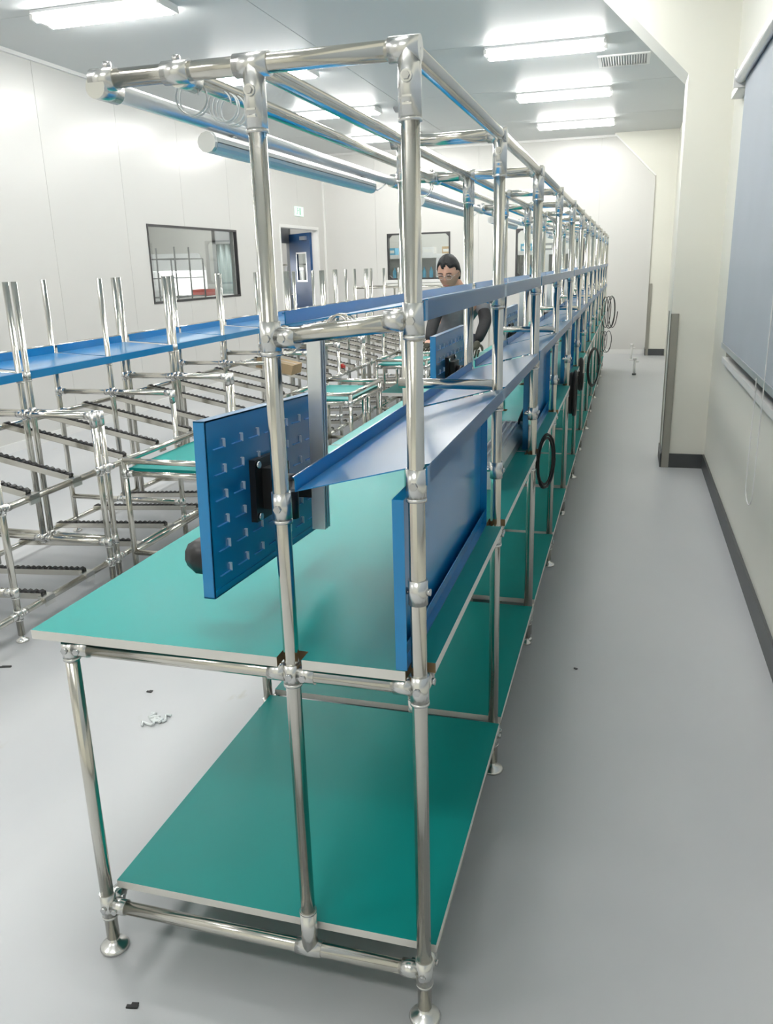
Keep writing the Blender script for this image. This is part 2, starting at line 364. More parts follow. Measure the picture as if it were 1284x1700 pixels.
def top_joint_mesh(sides=(-1, 1), corner=False):
    """tee hugging a horizontal pipe with a long sleeve down the post and a bolt"""
    b = MB()
    a = Vector((.026, 0, 0)); c_ = Vector((.0165, 0, 0)) if corner else a
    b.cyl(-a*1.1, c_, R+.0031, 'cast', 18)
    b.cyl((0, 0, .0), (0, 0, -.092), R+.0029, 'cast', 18)
    b.cyl((0, 0, -.088), (0, 0, -.093), R+.0034, 'cast', 18)
    for sg in sides:
        b.cyl((0, sg*(R+.002), -.037), (0, sg*(R+.0075), -.037), .0085, 'cast', 12)
        b.cyl((0, sg*(R+.0075), -.037), (0, sg*(R+.011), -.037), .0058, 'bolt', 6)
    for z in (-.062, -.072): b.box(-.007, .007, -R-.0048, -R-.003, z-.0015, z+.0015, 'cast')
    return b.mesh('joint')
JT0 = top_joint_mesh((-1,)); JTN = top_joint_mesh(()); JT1 = top_joint_mesh(); JC0 = top_joint_mesh((-1,), True); JCN = top_joint_mesh((), True); JC1 = top_joint_mesh(corner=True)
_jc = {}
def joint(parent, loc, dirs, down=.03, up_=.03, bolt=True):
    k = (tuple(dirs), down, up_, bolt)
    if k not in _jc: _jc[k] = joint_mesh(dirs, down, up_, bolt)
    return link('joint', _jc[k], parent, loc)
FOOT = MB().lathe([(0, 0), (.031, 0), (.032, .004), (.028, .009), (.016, .013), (.012, .017), (.009, .019), (.009, .030), (0, .030)], 'cast', 20).mesh('foot')
def foot(parent, x, y, s=1):
    o = link('foot', FOOT, parent, (x, y, 0)); o.scale = (s, s, 1); return o
def post(parent, name, x, y, z0, z1): return pipe(name, (x, y, z0), (x, y, z1), parent)

# ---------------------------------------------------------------- the long row of workbenches
PITCHM = 1.758; YS = (0, .861, 1.722)
XM, XL_, X3, X4 = -.237, -.708, -.362, -.497
ZA, ZB, ZT, ZTOP = .1145, .731, .765, 1.7225
CM, CR, DM, DR = 1.0569, 1.1076, 1.3397, 1.3652
ORD = ['nearest the camera', 'second from the camera', 'third from the camera', 'fourth from the camera', 'fifth from the camera', 'farthest from the camera']
X, NX, YY, NY = (1, 0, 0), (-1, 0, 0), (0, 1, 0), (0, -1, 0)
def bench(first):
    t = thing('workbench', 'steel pipe workbench with green top and lower shelf, ' + ORD[0], 'workbench', group='green topped pipe workbenches in the long row')
    for i, y in enumerate(YS):
        bo = (i == 0 and first) or i == 1
        JT = (JT0 if first else JTN) if i == 0 else JT1 if i == 1 else JTN
        fs = 1 if i == 1 or (first and i == 0) else .54
        yd = (YY,) if i == 0 else (NY,) if i == 2 else (YY, NY)
        post(t, 'rear_post', 0, y, .028, ZTOP); foot(t, 0, y, fs)
        post(t, 'leg', XL_, y, .028, ZB+.0); foot(t, XL_, y, fs)
        post(t, 'middle_post', XM, y, ZA, ZTOP)
        pipe('lower_rail', (XL_, y, ZA), (0, y, ZA), t)
        pipe('table_rail', (XL_, y, ZB), (0, y, ZB), t)
        if not (first and i == 0): pipe('shelf_rail', (XM, y, CM-.012), (0, y, CR-.012), t)
        pipe('shelf_rail', (XM, y, DM-.012), (0, y, DR-.012), t)
        xe = X4 if i != 1 else XM
        pipe('top_rail', (xe, y, ZTOP), (0, y, ZTOP), t)
        link('joint', {0: (JC0 if first else JCN), 1: JC1, 2: JCN}[i], t, (0, y, ZTOP)); link('joint', JT, t, (XM, y, ZTOP))
        joint(t, (0, y, ZA), (NX,)+yd, bolt=bo); joint(t, (XL_, y, ZA), (X,)+yd, bolt=bo)
        o = link('joint', JT, t, (XM, y, ZA)); o.rotation_euler = (PI, 0, 0)
        joint(t, (0, y, ZB), (NX,)+yd, .03, .024, bolt=bo); joint(t, (XL_, y, ZB), (X,)+yd, .024, .012, bolt=bo); joint(t, (XM, y, ZB), (X, NX), .022, .02, bolt=bo)
        for za, zb in ((CM, CR), (DM, DR)):
            nopipe = first and i == 0 and za == CM
            joint(t, (XM, y, za-.012), () if nopipe else (X,), .026, .026, bolt=bo); joint(t, (0, y, zb-.012), () if nopipe else (NX,), .026, .026, bolt=bo)
        if i != 1:
            b = MB().cyl((-.03, 0, 0), (.0, 0, 0), R+.0031, 'cast', 16).cyl((0, -.018 if i == 0 else -.03, 0), (0, .03 if i == 0 else .018, 0), R+.0031, 'cast', 16).cyl((0, 0, -.012), (0, 0, -.022), .006, 'bolt', 6)
            b2 = MB().cyl((.03, 0, 0), (-.012, 0, 0), R+.0031, 'cast', 16).cyl((0, -.016 if i == 0 else -.04, -.012), (0, .04 if i == 0 else .016, -.012), R+.0030, 'cast', 16).cyl((.015, 0, .014), (.015, 0, .024), .007, 'bolt', 6)
            obj('joint', b2, t, (X4, y, ZTOP))
            b3 = MB().cyl((-.022, 0, 0), (.022, 0, 0), R+.0031, 'cast', 16).cyl((0, 0 if i == 0 else -.05, -.004), (0, .05 if i == 0 else 0, -.004), R+.0032, 'cast', 16).cyl((.0, 0, .014), (.0, 0, .023), .0065, 'bolt', 6)
            obj('joint', b3, t, (X3, y, ZTOP))
        b = MB().cyl((0, 0, -.022), (0, 0, .022), R+.0029, 'cast', 16).cyl((R+.001, 0, 0), (R+.008, 0, 0), .0065, 'bolt', 6).cyl((0, 0, 0), (-.028, 0, 0), .006, 'bolt', 6)
        obj('panel_clamp', b, t, (0, y, .91))
    L = YS[2]
    for x in (0, XL_):
        pipe('lower_rail', (x, 0, ZA), (x, L, ZA), t); pipe('table_rail', (x, 0, ZB), (x, L, ZB), t)
    for x in (0, XM, X3): pipe('top_rail', (x, 0, ZTOP), (x, L, ZTOP), t)
    pipe('lamp_rail', (X4, 0, ZTOP-.01), (X4, L, ZTOP-.01), t, .0142, 'alu')
    pipe('cross_bar', (XM-.01, YS[1]-.045, 1.142), (-.004, YS[1]-.045, 1.140), t, .013)
    holes = []
    for i, y in enumerate(YS):
        holes += [(XM-.024, XM+.024, y-.035, y+.022), (-.022, .05, y-.035, y+.03)]
    obj('tabletop', fix_top(rects(MB(), -.785, .022, -.012, L+.010, ZT-.019, ZT, holes, (0, 1, 2), 'green', 'white_edge', 'core')), t)
    for a, b in ((.017, YS[1]-.018), (YS[1]+.018, L-.017)):
        obj('shelf_board', fix_top(rects(MB(), -.692, .020, a, b, .148, .166, [], (0, 1, 2), 'green', 'white_edge')), t)
        for x in (-.55, -.12): pipe('shelf_support', (x, a+.04, .137), (x, b-.04, .137), t, .011)
    return t
def fix_top(mb):   # the rear edge beside the notches is banded too
    return mb
bench0 = bench(True); benches = [bench0]; benchN = bench(False)
for k in range(1, 6):
    c = benchN if k == 1 else copy_tree(benchN); c.location = (0, PITCHM*k, 0); c['label'] = 'steel pipe workbench with green top and lower shelf, ' + ORD[k]; benches.append(c)

# sheet metal trays
def tray_mesh(zm, zr, lip, y1=.859):
    t = .0022; x0, x1 = XM+.018, .0165
    b = MB()
    fl = zm + .010; fr_ = zr + .008
    b.prism([(x0, fl+lip), (x0, fl), (x1-.035, fr_), (x1-.035, fr_+t), (x0+t, fl+t), (x0+t, fl+lip)], .017, y1-.017, 'blue')
    b.prism([(x1-.035, fr_), (x1, fr_+.009), (x1, fr_-.021), (x1+t, fr_-.021), (x1+t, fr_+.009+t), (x1-.035, fr_+t)], .0165, y1-.0165, 'blue')
    b.prism([(x1, fr_-.021), (x1+t, fr_-.021), (x1+t, fr_+.009), (x1, fr_+.009)], -.001, y1+.001, 'blue')
    b.box(x0, x0+t*.9, .017, y1-.017, fl+lip-.002, fl+lip, 'blue')
    b.box(x0-.004, x0, .017, y1-.017, fl+lip-.004, fl+lip-.0018, 'blue')
    return b.mesh('tray')
TL = tray_mesh(CM, CR, .028); TU = tray_mesh(DM-.004, DR, .022)
nth = ['first', 'second', 'third', 'fourth', 'fifth', 'sixth', 'seventh', 'eighth', 'ninth', 'tenth', 'eleventh', 'twelfth']
n = 0
for k in range(6):
    for j in range(2):
        y = PITCHM*k + YS[j] + .001
        o = link('blue_tray', TL, None, (0, y, 0)); tag(o, 'sloped blue tray, lower tray level of the workbench row, %s from camera' % nth[n], 'tray', 'lower blue trays of the long row')
        o = link('blue_tray', TU, None, (0, y, 0)); tag(o, 'blue tray, upper tray level of the workbench row, %s from camera' % nth[n], 'tray', 'upper blue trays of the long row')
        n += 1
# blue back panels standing on the tabletop between the rear posts
bp = MB(); bp.box(-.036, -.033, .0, .84, 0, .305, 'blue')
bp.box(-.033, -.016, 0, .84, 0, .003, 'blue').box(-.033, -.016, 0, .84, .302, .305, 'blue').box(-.033, -.016, 0, .003, .003, .302, 'blue').box(-.033, -.016, .837, .84, .003, .302, 'blue')
bp.prism([(-.033, .003), (-.030, .003), (-.018, .045), (-.020, .045)], .003, .837, 'blue')
BP = bp.mesh('back_panel')
for k in range(6):
    o = link('back_panel', BP, None, (-.003, PITCHM*k+.012 - (.022 if k == 0 else 0), ZT+.0005)); tag(o, 'blue back panel standing on the rear edge of the workbenches, %s from camera' % nth[k], 'panel', 'blue back panels')

# louvred boards on aluminium uprights
HB = .313; WB = .59
def hook_mesh():
    b = MB().box(0, .0030, 0, .040, 0, .0014, 'tabl').box(.0, .0045, .038, .0405, 0, .015, 'tab').box(0, .0045, .034, .0385, .0142, .016, 'tab')
    return b.mesh('hook_tab')
HK = hook_mesh()
def pegboard(label):
    t = thing('louvred_board', label, 'tool board', group='louvred blue tool boards')
    b = MB().box(-.002, 0, 0, WB, 0, HB, 'blue')
    b.box(-.022, 0, 0, .0025, 0, HB, 'blue').box(-.022, 0, WB-.0025, WB, 0, HB, 'blue').box(-.022, 0, 0, WB, HB-.0025, HB, 'blue').box(-.022, 0, 0, WB, 0, .0025, 'blue')
    b.box(0, .002, .004, WB-.004, .012, .0145, 'blue')
    obj('board', b, t)
    for r in range(6):
        for c in range(8): link('hook_tab', HK, t, (0.0, .022+.0705*c, .035+.0452*r))
    br = MB().box(.0, .012, .16, .30, .10, .22, 'black').box(.012, .03, .19, .28, .12, .20, 'black').cyl((.03, .24, .16), (.06, .24, .16), .022, 'black', 12)
    obj('bracket', br, t)
    bt = MB()
    for y, z in ((.17, .21), (.17, .11), (.29, .21), (.29, .11)): bt.cyl((.012, y, z), (.018, y, z), .007, 'bolt', 8)
    obj('bolt', bt, t)
    ar = MB().cyl((.05, .24, .16), (.118-.012, .10, .155), .012, 'black', 10).cyl((.118-.012, .10, .13), (.118-.012, .10, .18), .016, 'black', 12)
    obj('swing_arm', ar, t)
    obj('clamp_knob', MB().lathe([(0, -.085), (.024, -.082), (.038, -.06), (.040, -.02), (.036, 0), (0, .002)], 'black', 9), t, (-.03, .12, .040), (0, PI/2, 0))
    # aluminium upright with slots in front of the far half of the board
    u = MB()
    for a, b_ in ((-.015, -.010), (-.003, .003), (.010, .015)):
        u.box(-.015, .015, a, b_, 0, .405, 'alu')
    u.box(-.010, .010, -.0145, .0145, 0.001, .404, 'alu')
    obj('upright', u, t, (.048, .405, .030))
    obj('upright_clamp', MB().box(.0, .034, .388, .422, .10, .13, 'black'), t); obj('cable_clamp', MB().box(.035, .06, .424, .44, .38, .41, 'bolt'), t)
    return t
pb = pegboard('louvred blue tool board with white tabs, nearest the camera')
pb.location = (-.357, -.040, .880); pb.rotation_euler = (math.radians(-3.2), 0, 0)
for k in range(1, 6):
    c = copy_tree(pb); c.location = (-.357, -.040+PITCHM*k+.02, .868); c.rotation_euler = (0, 0, 0)
    c['label'] = 'louvred blue tool board hanging above the green top, %s from the camera' % nth[k]

# LED batten lamps under the lamp rails
def batten(label):
    t = thing('batten_lamp', label, 'lamp', group='unlit batten lamps hung under the top pipes')
    b = MB().prism([(-.014, .012), (.014, .012), (.019, .004), (.019, -.004), (.014, -.006), (-.014, -.006), (-.019, -.004), (-.019, .004)], 0, 1.09, 'alu')
    obj('housing', b, t)
    pr = [(.019*math.cos(a), -.006+.019*math.sin(a)*.95) for a in [PI+PI*i/8 for i in range(9)]]
    obj('cover', MB().prism(pr, .006, 1.084, 'tubeoff'), t)
    for y in (0, 1.09): obj('end_cap', MB().prism([(.0195*math.cos(2*PI*i/12), -.005+.0195*math.sin(2*PI*i/12)) for i in range(12)], y-.006, y+.004, 'alu'), t)
    for y in (.10, .99): obj('hanger', MB().box(-.004, .004, y-.01, y+.01, .01, .0178, 'bolt').cyl((.008, y, .012), (.008, y, .0175), .006, 'bolt', 8), t)
    obj('lead', MB().tube([(0, 1.095, 0), (.01, 1.13, -.012), (.015, 1.17, .0), (.01, 1.22, .012), (.0, 1.27, .02)], .002, 'clear'), t)
    return t
bt0 = batten('unlit batten lamp hung under the pipe rail, nearest the camera'); bt0.location = (X4, .345, 1.680)
for k in range(1, 6):
    c = copy_tree(bt0); c.location = (X4, .345+PITCHM*k, 1.680); c['label'] = 'unlit batten lamp under the pipe rail, %s from the camera' % nth[k]

# loops of clear wire hung on the top rails
def coil(cx, cy, cz, r, turns, m, tr, label, cat, name, grp=None, ax='y', spread=.006, squash=1, seed=1, rz=0):
    rnd = random.Random(seed); pts = []; N = 22
    ph = [rnd.uniform(-1, 1) for _ in range(turns+2)]
    for i in range(N*turns+1):
        a = 2*PI*i/N; k = i/N; j = int(k); f = k-j; w1 = ph[j]*(1-f)+ph[j+1]*f
        rr = r*(1+.10*w1); dx = rr*math.cos(a); dz = rr*math.sin(a)*squash; off = spread*(k-turns/2)+spread*.8*w1
        pts.append((cx+dx, cy+off, cz+dz) if ax == 'y' else (cx+off, cy+dx, cz+dz))
    me = MB().tube(pts, tr, m, 5).mesh(name); o_ = link(name, me)
    if rz:
        me.transform(Matrix.Translation((-cx, -cy, -cz))); o_.location = (cx, cy, cz); o_.rotation_euler = (0, 0, math.radians(rz))
    return tag(o_, label, cat, grp)
coil(-.372, .055, 1.697, .024, 2, 'clear', .0015, 'clear wire loop hung at the front left end of the top frame', 'cable', 'wire_loop', ax='y', spread=.01)
coil(-.36, .16, 1.697, .024, 4, 'clear', .0014, 'clear coiled wire hung on the second top pipe near the front', 'cable', 'wire_coil', ax='y', spread=.014, seed=3)
coil(-.22, .02, 1.322, .022, 2, 'steel', .0012, 'thin wire loop at the left end of the front upper shelf pipe', 'cable', 'wire_loop', spread=.006, seed=5)
coil(-.12, .01, 1.343, .020, 4, 'steel', .0011, 'thin coiled wire round the middle of the front upper shelf pipe', 'cable', 'wire_coil', spread=.010, seed=8)
for k in (1, 2, 3): coil(-.40, PITCHM*k-.01, 1.695, .032, 3, 'steel', .0016, 'wire coil hung under the top frame at the end of bench %s' % nth[k-1], 'cable', 'wire_coil', spread=.02, seed=9+k)
# green tape on the cross rail ends
for k in (1, 2): tag(obj('green_strap', MB().cyl((-.40, PITCHM*k-.03, ZTOP-.001), (-.27, PITCHM*k-.03, ZTOP-.001), .0165, 'green', 12)), 'green strap wrapped on the top cross pipe after bench %s' % nth[k-1], 'strap')

# black cable bundles hung on the rear posts
def bundle(y, zc, r, turns, tr, label, seed, sx=.024, squash=1.35, spread=.004, rz=0):
    return coil(sx, y, zc, r, turns, 'rubber', tr, label, 'cable', 'cable_bundle', 'black cables hung on the rear posts', ax='x', spread=spread, squash=squash, seed=seed, rz=rz)
bundle(1.82, .712, .066, 5, .0035, 'thick black cable ring hung on the rear of the second bench', 2, .045, 1.45, .0016, -20)
bundle(3.60, .70, .075, 9, .006, 'black cable bundle hung tight against the third rear post pair', 4, .030, 1.6)
bundle(4.45, .70, .06, 6, .006, 'small black cable bundle hung between third and fourth rear post pairs', 14, .026, 1.7)
bundle(5.5, .62, .13, 3, .006, 'wide black cable ring hung past the middle of the row', 6, .07, 1.1, .004, -16)
bundle(9.2, .48, .16, 3, .004, 'loose black wire loops low on the last bench', 7, .07, .8, .03, -14)
bundle(9.7, .80, .17, 4, .005, 'tangled black wire loops high on the last bench', 11, .08, 1.1, .03, -14)

# aluminium work lamp heads lying on the second bays, with cable
def floodlamp(loc, rz, label):
    t = thing('linear_lamp', label, 'lamp', loc, (0, 0, rz))
    obj('housing', MB().prism([(-.045, 0), (.045, 0), (.045, .03), (.03, .065), (-.03, .065), (-.045, .03)], 0, .74, 'alu'), t)
    for x in (-.022, 0, .022): obj('fin', MB().box(x-.003, x+.003, .02, .72, .065, .078, 'alu'), t)
    obj('end_cap', MB().box(-.05, .05, .74, .755, 0, .07, 'machine'), t); obj('end_cap', MB().box(-.05, .05, -.015, 0, 0, .07, 'machine'), t)
    obj('rating_label', MB().box(.0452, .0458, .12, .2, .006, .026, 'midgrey'), t)
    pts = [(.01+.07*math.sin(a)*.4, .80-.09*math.cos(a), .012+.10*math.sin(a)) for a in [PI*i/14 for i in range(15)]]
    obj('cable', MB().tube(pts, .006, 'rubber', 6), t)
    return t
floodlamp((-.10, 1.20, ZT+.001), 0, 'silver linear lamp lying on the green top beside the second rear post')
floodlamp((-.12, 1.20+PITCHM, ZT+.001), 0, 'silver linear lamp lying on the green top of the second bench')

# ---------------------------------------------------------------- flow rack row on the left
FX, AX, BX = -2.0, -2.364, -2.71
RY = (0, .645, 1.29); PR = 1.345
TRY = (.17, .47, .82, 1.10)
def track_parts(t, y, z0, z1):
    x0, x1 = FX-.012, BX+.012; L = x0-x1
    a = math.atan2(z1-z0, L)
    k = link('roller_track', TRK, t, (x0, y, z0+.018), (0, a, 0)); r = link('rollers', ROL, k); r['kind'] = 'stuff'
def mk_track():
    L = .69
    b = MB().box(-L, 0, -.018, -.016, -.014, .012, 'steel').box(-L, 0, .016, .018, -.014, .012, 'steel').box(-L, 0, -.018, .018, -.014, -.012, 'steel')
    r = MB()
    n = 23
    for i in range(n):
        x = -L*(i+.5)/n; r.cyl((x, -.0155, .006), (x, .0155, .007), .0128, 'black', 8)
    return b.mesh('roller_track'), r.mesh('rollers')
TRK, ROL = mk_track()
def rack():
    t = thing('flow_rack', '', 'rack', group='steel pipe roller racks in the left row')
    for i, y in enumerate(RY):
        yd = (YY,) if i == 0 else (NY,) if i == 2 else (YY, NY)
        post(t, 'front_leg', FX, y, .028, .815); foot(t, FX, y, .82)
        post(t, 'middle_post', AX, y, .2, 1.41)
        post(t, 'rear_post', BX, y, .028, 1.41); foot(t, BX, y, .82)
        pipe('arm_rail', (BX, y, .815), (FX, y, .815), t)
        pipe('lower_rail', (BX, y, .21), (FX, y, .21), t)
        pipe('shelf_rail', (BX, y, 1.005), (AX, y, .985), t)
        joint(t, (AX, y, .815), (X, NX), .025, .025); joint(t, (BX, y, .815), (X,), .025, .025)
        b = _jc.get('elb')
        if not b: b = _jc['elb'] = MB().cyl((0, 0, .0), (-.04, 0, 0), R+.0031, 'cast', 12).cyl((0, 0, .016), (0, 0, -.05), R+.0029, 'cast', 12).cyl((0, -R, -.03), (0, -R-.01, -.03), .006, 'bolt', 6).mesh('joint')
        link('joint', b, t, (FX, y, .815))
        joint(t, (AX, y, .985), (NX,), .022, .022); joint(t, (FX, y, .56), yd, .022, .022); joint(t, (FX, y, .115), yd, .022, .022)
        joint(t, (BX, y, .70), yd, .022, .022); joint(t, (AX, y, .21), (X, NX), .022, .022); joint(t, (FX, y, .21), (NX,), .022, .022)
    L = RY[2]
    for z in (.56, .115): pipe('front_rail', (FX, 0, z), (FX, L, z), t)
    for z in (.70, .075): pipe('rear_rail', (BX, 0, z), (BX, L, z), t)
    pipe('shelf_back_rail', (BX, 0, 1.058), (BX, L, 1.058), t, .0125)
    cl = MB().box(-.02, .02, -.03, .03, -.004, .018, 'cast').box(.012, .02, -.03, .03, -.022, .018, 'cast').mesh('track_clip')
    for y in TRY:
        track_parts(t, y, .56, .70); track_parts(t, y, .115, .075)
        link('track_clip', cl, t, (FX, y, .56)); link('track_clip', cl, t, (FX, y, .115))
    return t
rk = rack(); rk.location = (0, 1.99-PR, 0)
rl = ['at the frame edge nearest the camera', 'second from the camera', 'third from the camera', 'fourth from the camera', 'fifth from the camera', 'farthest from the camera']
rk['label'] = 'steel pipe roller rack in the left row, ' + rl[0]
for k in range(1, 6):
    c = copy_tree(rk); c.location = (0, 1.99-PR+PR*k, 0); c['label'] = 'steel pipe roller rack in the left row, ' + rl[k]
def rtray():
    t = .0022; x0, x1 = BX+.018, AX-.018
    b = MB()
    b.prism([(x0, 1.065), (x0, 1.024), (x1, 1.004), (x1, 1.006+t), (x0+t, 1.024+t), (x0+t, 1.065)], .016, .63, 'blue')
    b.box(x0-.012, x0, .016, .63, 1.062, 1.065, 'blue')
    b.prism([(x1, 1.004), (AX+.016, 1.004), (AX+.016, .972), (AX+.016+t, .972), (AX+.016+t, 1.006+t), (x1, 1.006+t)], .017, .628, 'blue')
    b.box(AX+.0155, AX+.018, .002, .643, .972, 1.006+t, 'blue')
    return b.mesh('tray')
RT = rtray(); n = 0
for k in range(6):
    for j in range(2):
        o = link('blue_tray', RT, None, (0, 1.99-PR+PR*k+RY[j]+.001, 0))
        tag(o, 'blue metal tray on the left row of roller racks, %s from the camera' % nth[n], 'tray', 'blue trays of the left rack row'); n += 1
# green topped pipe tables between the rows
def gtable(label, W=.43, L=.72, low=False):
    t = thing('green_table', label, 'table', group='small green topped pipe tables')
    for x in (0, W):
        for y in (0, L):
            post(t, 'leg', x, y, .028, .585); foot(t, x, y)
    for z in (.585, .525):
        for x in (0, W): pipe('side_rail', (x, 0, z), (x, L, z), t)
        for y in (0, L): pipe('end_rail', (0, y, z), (W, y, z), t)
    for x in (0, W): pipe('lower_rail', (x, 0, .13), (x, L, .13), t)
    for y in (0, L): pipe('lower_rail', (0, y, .13), (W, y, .13), t)
    for x in (0, W):
        for y in (0, L): joint(t, (x, y, .525), ((X if x == 0 else NX), (YY if y == 0 else NY)), .02, .02)
        for y in (.30, .42): post(t, 'brace', x, y, .13, .525) if x > 0 else None
    obj('tabletop', MB().box(.014, W-.014, .014, L-.014, .535, .549, 'green'), t)
    if low: obj('shelf_board', MB().box(.014, W-.014, .014, L-.014, .26, .275, 'green').box(.01, W-.01, .008, .014, .25, .28, 'white_edge'), t)
    return t
g = gtable('green topped pipe table nearest the camera, between the rows'); g.location = (-1.935, 2.04, 0)
g = gtable('second green topped pipe table between the rows, behind the tool board'); g.location = (-1.935, 4.13, 0)
g = gtable('third green topped pipe table between the rows, in front of the man', low=True, W=.48); g.location = (-1.935, 6.2, 0)
g = gtable('fourth green topped pipe table between the rows, beyond the man', low=True, W=.48); g.location = (-1.935, 8.2, 0)
# clutter on the racks
tag(obj('cardboard_box', MB().box(-.15, .15, -.1, .1, 0, .075, 'card').box(-.15, .15, -.006, .006, .0752, .0757, 'white_edge'), None, (-2.3, 4.75, .675), (0, .2, 0)), 'flat cardboard box on the upper roller tracks of the left row', 'box')
tag(obj('red_clip', MB().box(-.02, .02, -.03, .03, 0, .03, 'red').cyl((0, -.03, .035), (0, .03, .035), .01, 'red', 8), None, (-2.05, 5.55, .585)), 'small red clip on the upper front pipe of the left row', 'clip')

# end bench by the far wall
t = thing('side_bench', 'long white topped pipe bench against the end wall under the window', 'bench', (0, 0, 0))
for x in (-3.62, -3.0, -2.3, -1.6):
    for y in (10.75, 11.35):
        post(t, 'leg', x, y, .028, 1.13); foot(t, x, y)
for y in (10.75, 11.35): pipe('top_rail', (-3.62, y, 1.13), (-1.6, y, 1.13), t)
pipe('side_rail', (-3.62, 10.75, 1.13), (-3.62, 11.35, 1.13), t); pipe('side_rail', (-1.6, 10.75, 1.13), (-1.6, 11.35, 1.13), t)
obj('tabletop', MB().box(-3.1, -1.58, 10.74, 11.36, 1.146, 1.166, 'white_edge'), t)

# ---------------------------------------------------------------- right wall blind
b = thing('roller_blind', 'grey roller blind with white bead chain on the right wall window', 'blind', (XR, 0, 0))
obj('fabric', MB().box(-.030, -.028, -3.3, 3.97, .945, 2.34, 'blind'), b)
obj('bottom_bar', MB().box(-.036, -.022, -3.3, 3.972, .925, .955, 'alu'), b)
obj('roller_tube', MB().cyl((-.05, -3.3, 2.36), (-.05, 4.02, 2.36), .030, 'alu', 18), b)
obj('bracket', MB().box(-.085, 0, 4.02, 4.035, 2.31, 2.40, 'trimw').box(-.06, 0, 4.035, 4.36, 2.305, 2.345, 'trimw'), b)
pts = []
for i in range(60):
    z = .95-.44*min(1, i/40); pts.append((-.045, 2.44+.0*i, z)) if i < 40 else None
for i in range(13):
    a = PI*i/12; pts.append((-.045, 2.44-.10*(1-math.cos(a)), .51-.07*math.sin(a)))
for i in range(1, 40): pts.append((-.045, 2.24-.0006*i, .51+i*.047))
obj('pull_chain', MB().tube(pts, lambda i: .0030 if i % 2 else .0018, 'trimw', 6), b)

# stand pipes on the aisle floor
for (x, y, h, lab) in ((.425, 9.85, .19, 'short white stand pipe with dark foot on the aisle floor, nearer one'), (.388, 11.5, .21, 'short white stand pipe on the aisle floor, farther one by the end wall')):
    t = thing('stand_pipe', lab, 'pipe', (x, y, 0))
    obj('pipe', MB().cyl((0, 0, 0), (0, 0, h), .016, 'trimw', 12), t); obj('collar', MB().cyl((0, 0, h), (0, 0, h+.03), .024, 'trimw', 12), t)
    obj('valve_handle', MB().box(0, .05, -.006, .006, h-.03, h-.015, 'trimw'), t); obj('base', MB().cyl((0, 0, 0), (0, 0, .02), .026, 'dark' if y < 10 else 'trimw', 12), t)
# small wall fittings above the aisle
tag(obj('wall_hook', MB().box(-.012, 0, -.01, .01, -.03, .03, 'dark').cyl((-.012, 0, -.02), (-.03, 0, -.01), .004, 'bolt', 6), None, (XR, 6.6, 2.13)), 'small dark fitting high on the far right pillar wall', 'fitting')
# scraps on the floor
def scrap(x, y, a, s, m, lab):
    b = MB().box(-s, s, -.004, .004, 0, .003, m).box(-s*.3, s*.9, .002, .010, 0, .0025, m)
    tag(obj('scrap', b, None, (x, y, .0005), (0, 0, a)), lab, 'scrap')
scrap(-.582, -.129, .2, .012, 'black', 'black scrap on the floor in front of the near workbench')
scrap(-1.255, 1.034, 0, .010, 'black', 'black scrap on the floor left of the near workbench')
scrap(-1.912, 1.073, .3, .03, 'black', 'black strip on the floor by the left rack foot')
pts = [(-.05+.1*i/12, .02*math.sin(i*1.3), .004+.003*math.sin(i*2.1)) for i in range(13)]
tag(obj('tape_scrap', MB().tube(pts, .005, 'clear', 5).tube([(p[1]*.8, p[0]*.7+.02, p[2]) for p in pts], .006, 'clear', 5), None, (-1.12, .86, .002), (0, 0, .9)), 'crumpled clear tape scrap on the floor left of the near bench', 'scrap')
scrap(.20, 1.55, 1, .004, 'dark', 'tiny dark fleck on the aisle floor')
exec_rooms = True
# ---------------------------------------------------------------- rooms seen through the windows and the door
struct('wall_1', MB().box(-11, -4.65, 17.0, 17.1, 0, 3.0, 'wall')); struct('wall_2', MB().box(-11.1, -11, 3.9, 17.1, 0, 3.0, 'wall'))
struct('wall_3', MB().box(-11, -4.75, 3.9, 4.0, 0, 3.0, 'wall')); struct('wall_4', MB().box(-4.75, -4.65, 12.5, 17.0, 0, 3.0, 'wall'))
struct('wall_5', MB().box(-4.65, 1.3, 16.4, 16.5, 0, 3.0, 'wall')); struct('wall_6', MB().box(1.2, 1.3, 12.5, 16.4, 0, 3.0, 'wall'))
struct('ceiling_2', MB().box(-11, -4.75, 3.9, 17.1, 2.9, 3.0, 'ceil')); struct('ceiling_3', MB().box(-4.65, 1.3, 12.5, 16.5, 2.9, 3.0, 'ceil'))
k = 0  # unseen lamps, added in number to brighten the rooms behind the windows
for (x, y) in ((-7, 9.3), (-6.2, 11.3), (-6.6, 13.2), (-8.6, 15.2), (-3.0, 13.5), (-.6, 13.5), (-3.0, 15.2), (-.6, 15.2)):
    t = thing('ceiling_light', 'lit twin tube lamp added to brighten the %s, %s' % (('room behind the left wall', nth[k]) if x < -5 else ('room behind the end wall', nth[k-4])), 'lamp', (x, y, 2.9), group='lamps added to brighten the rooms beyond'); k += 1
    link('housing', lme, t)
    for dy in (-.085, .085): link('tube', tme, t, (0, dy, -.048))
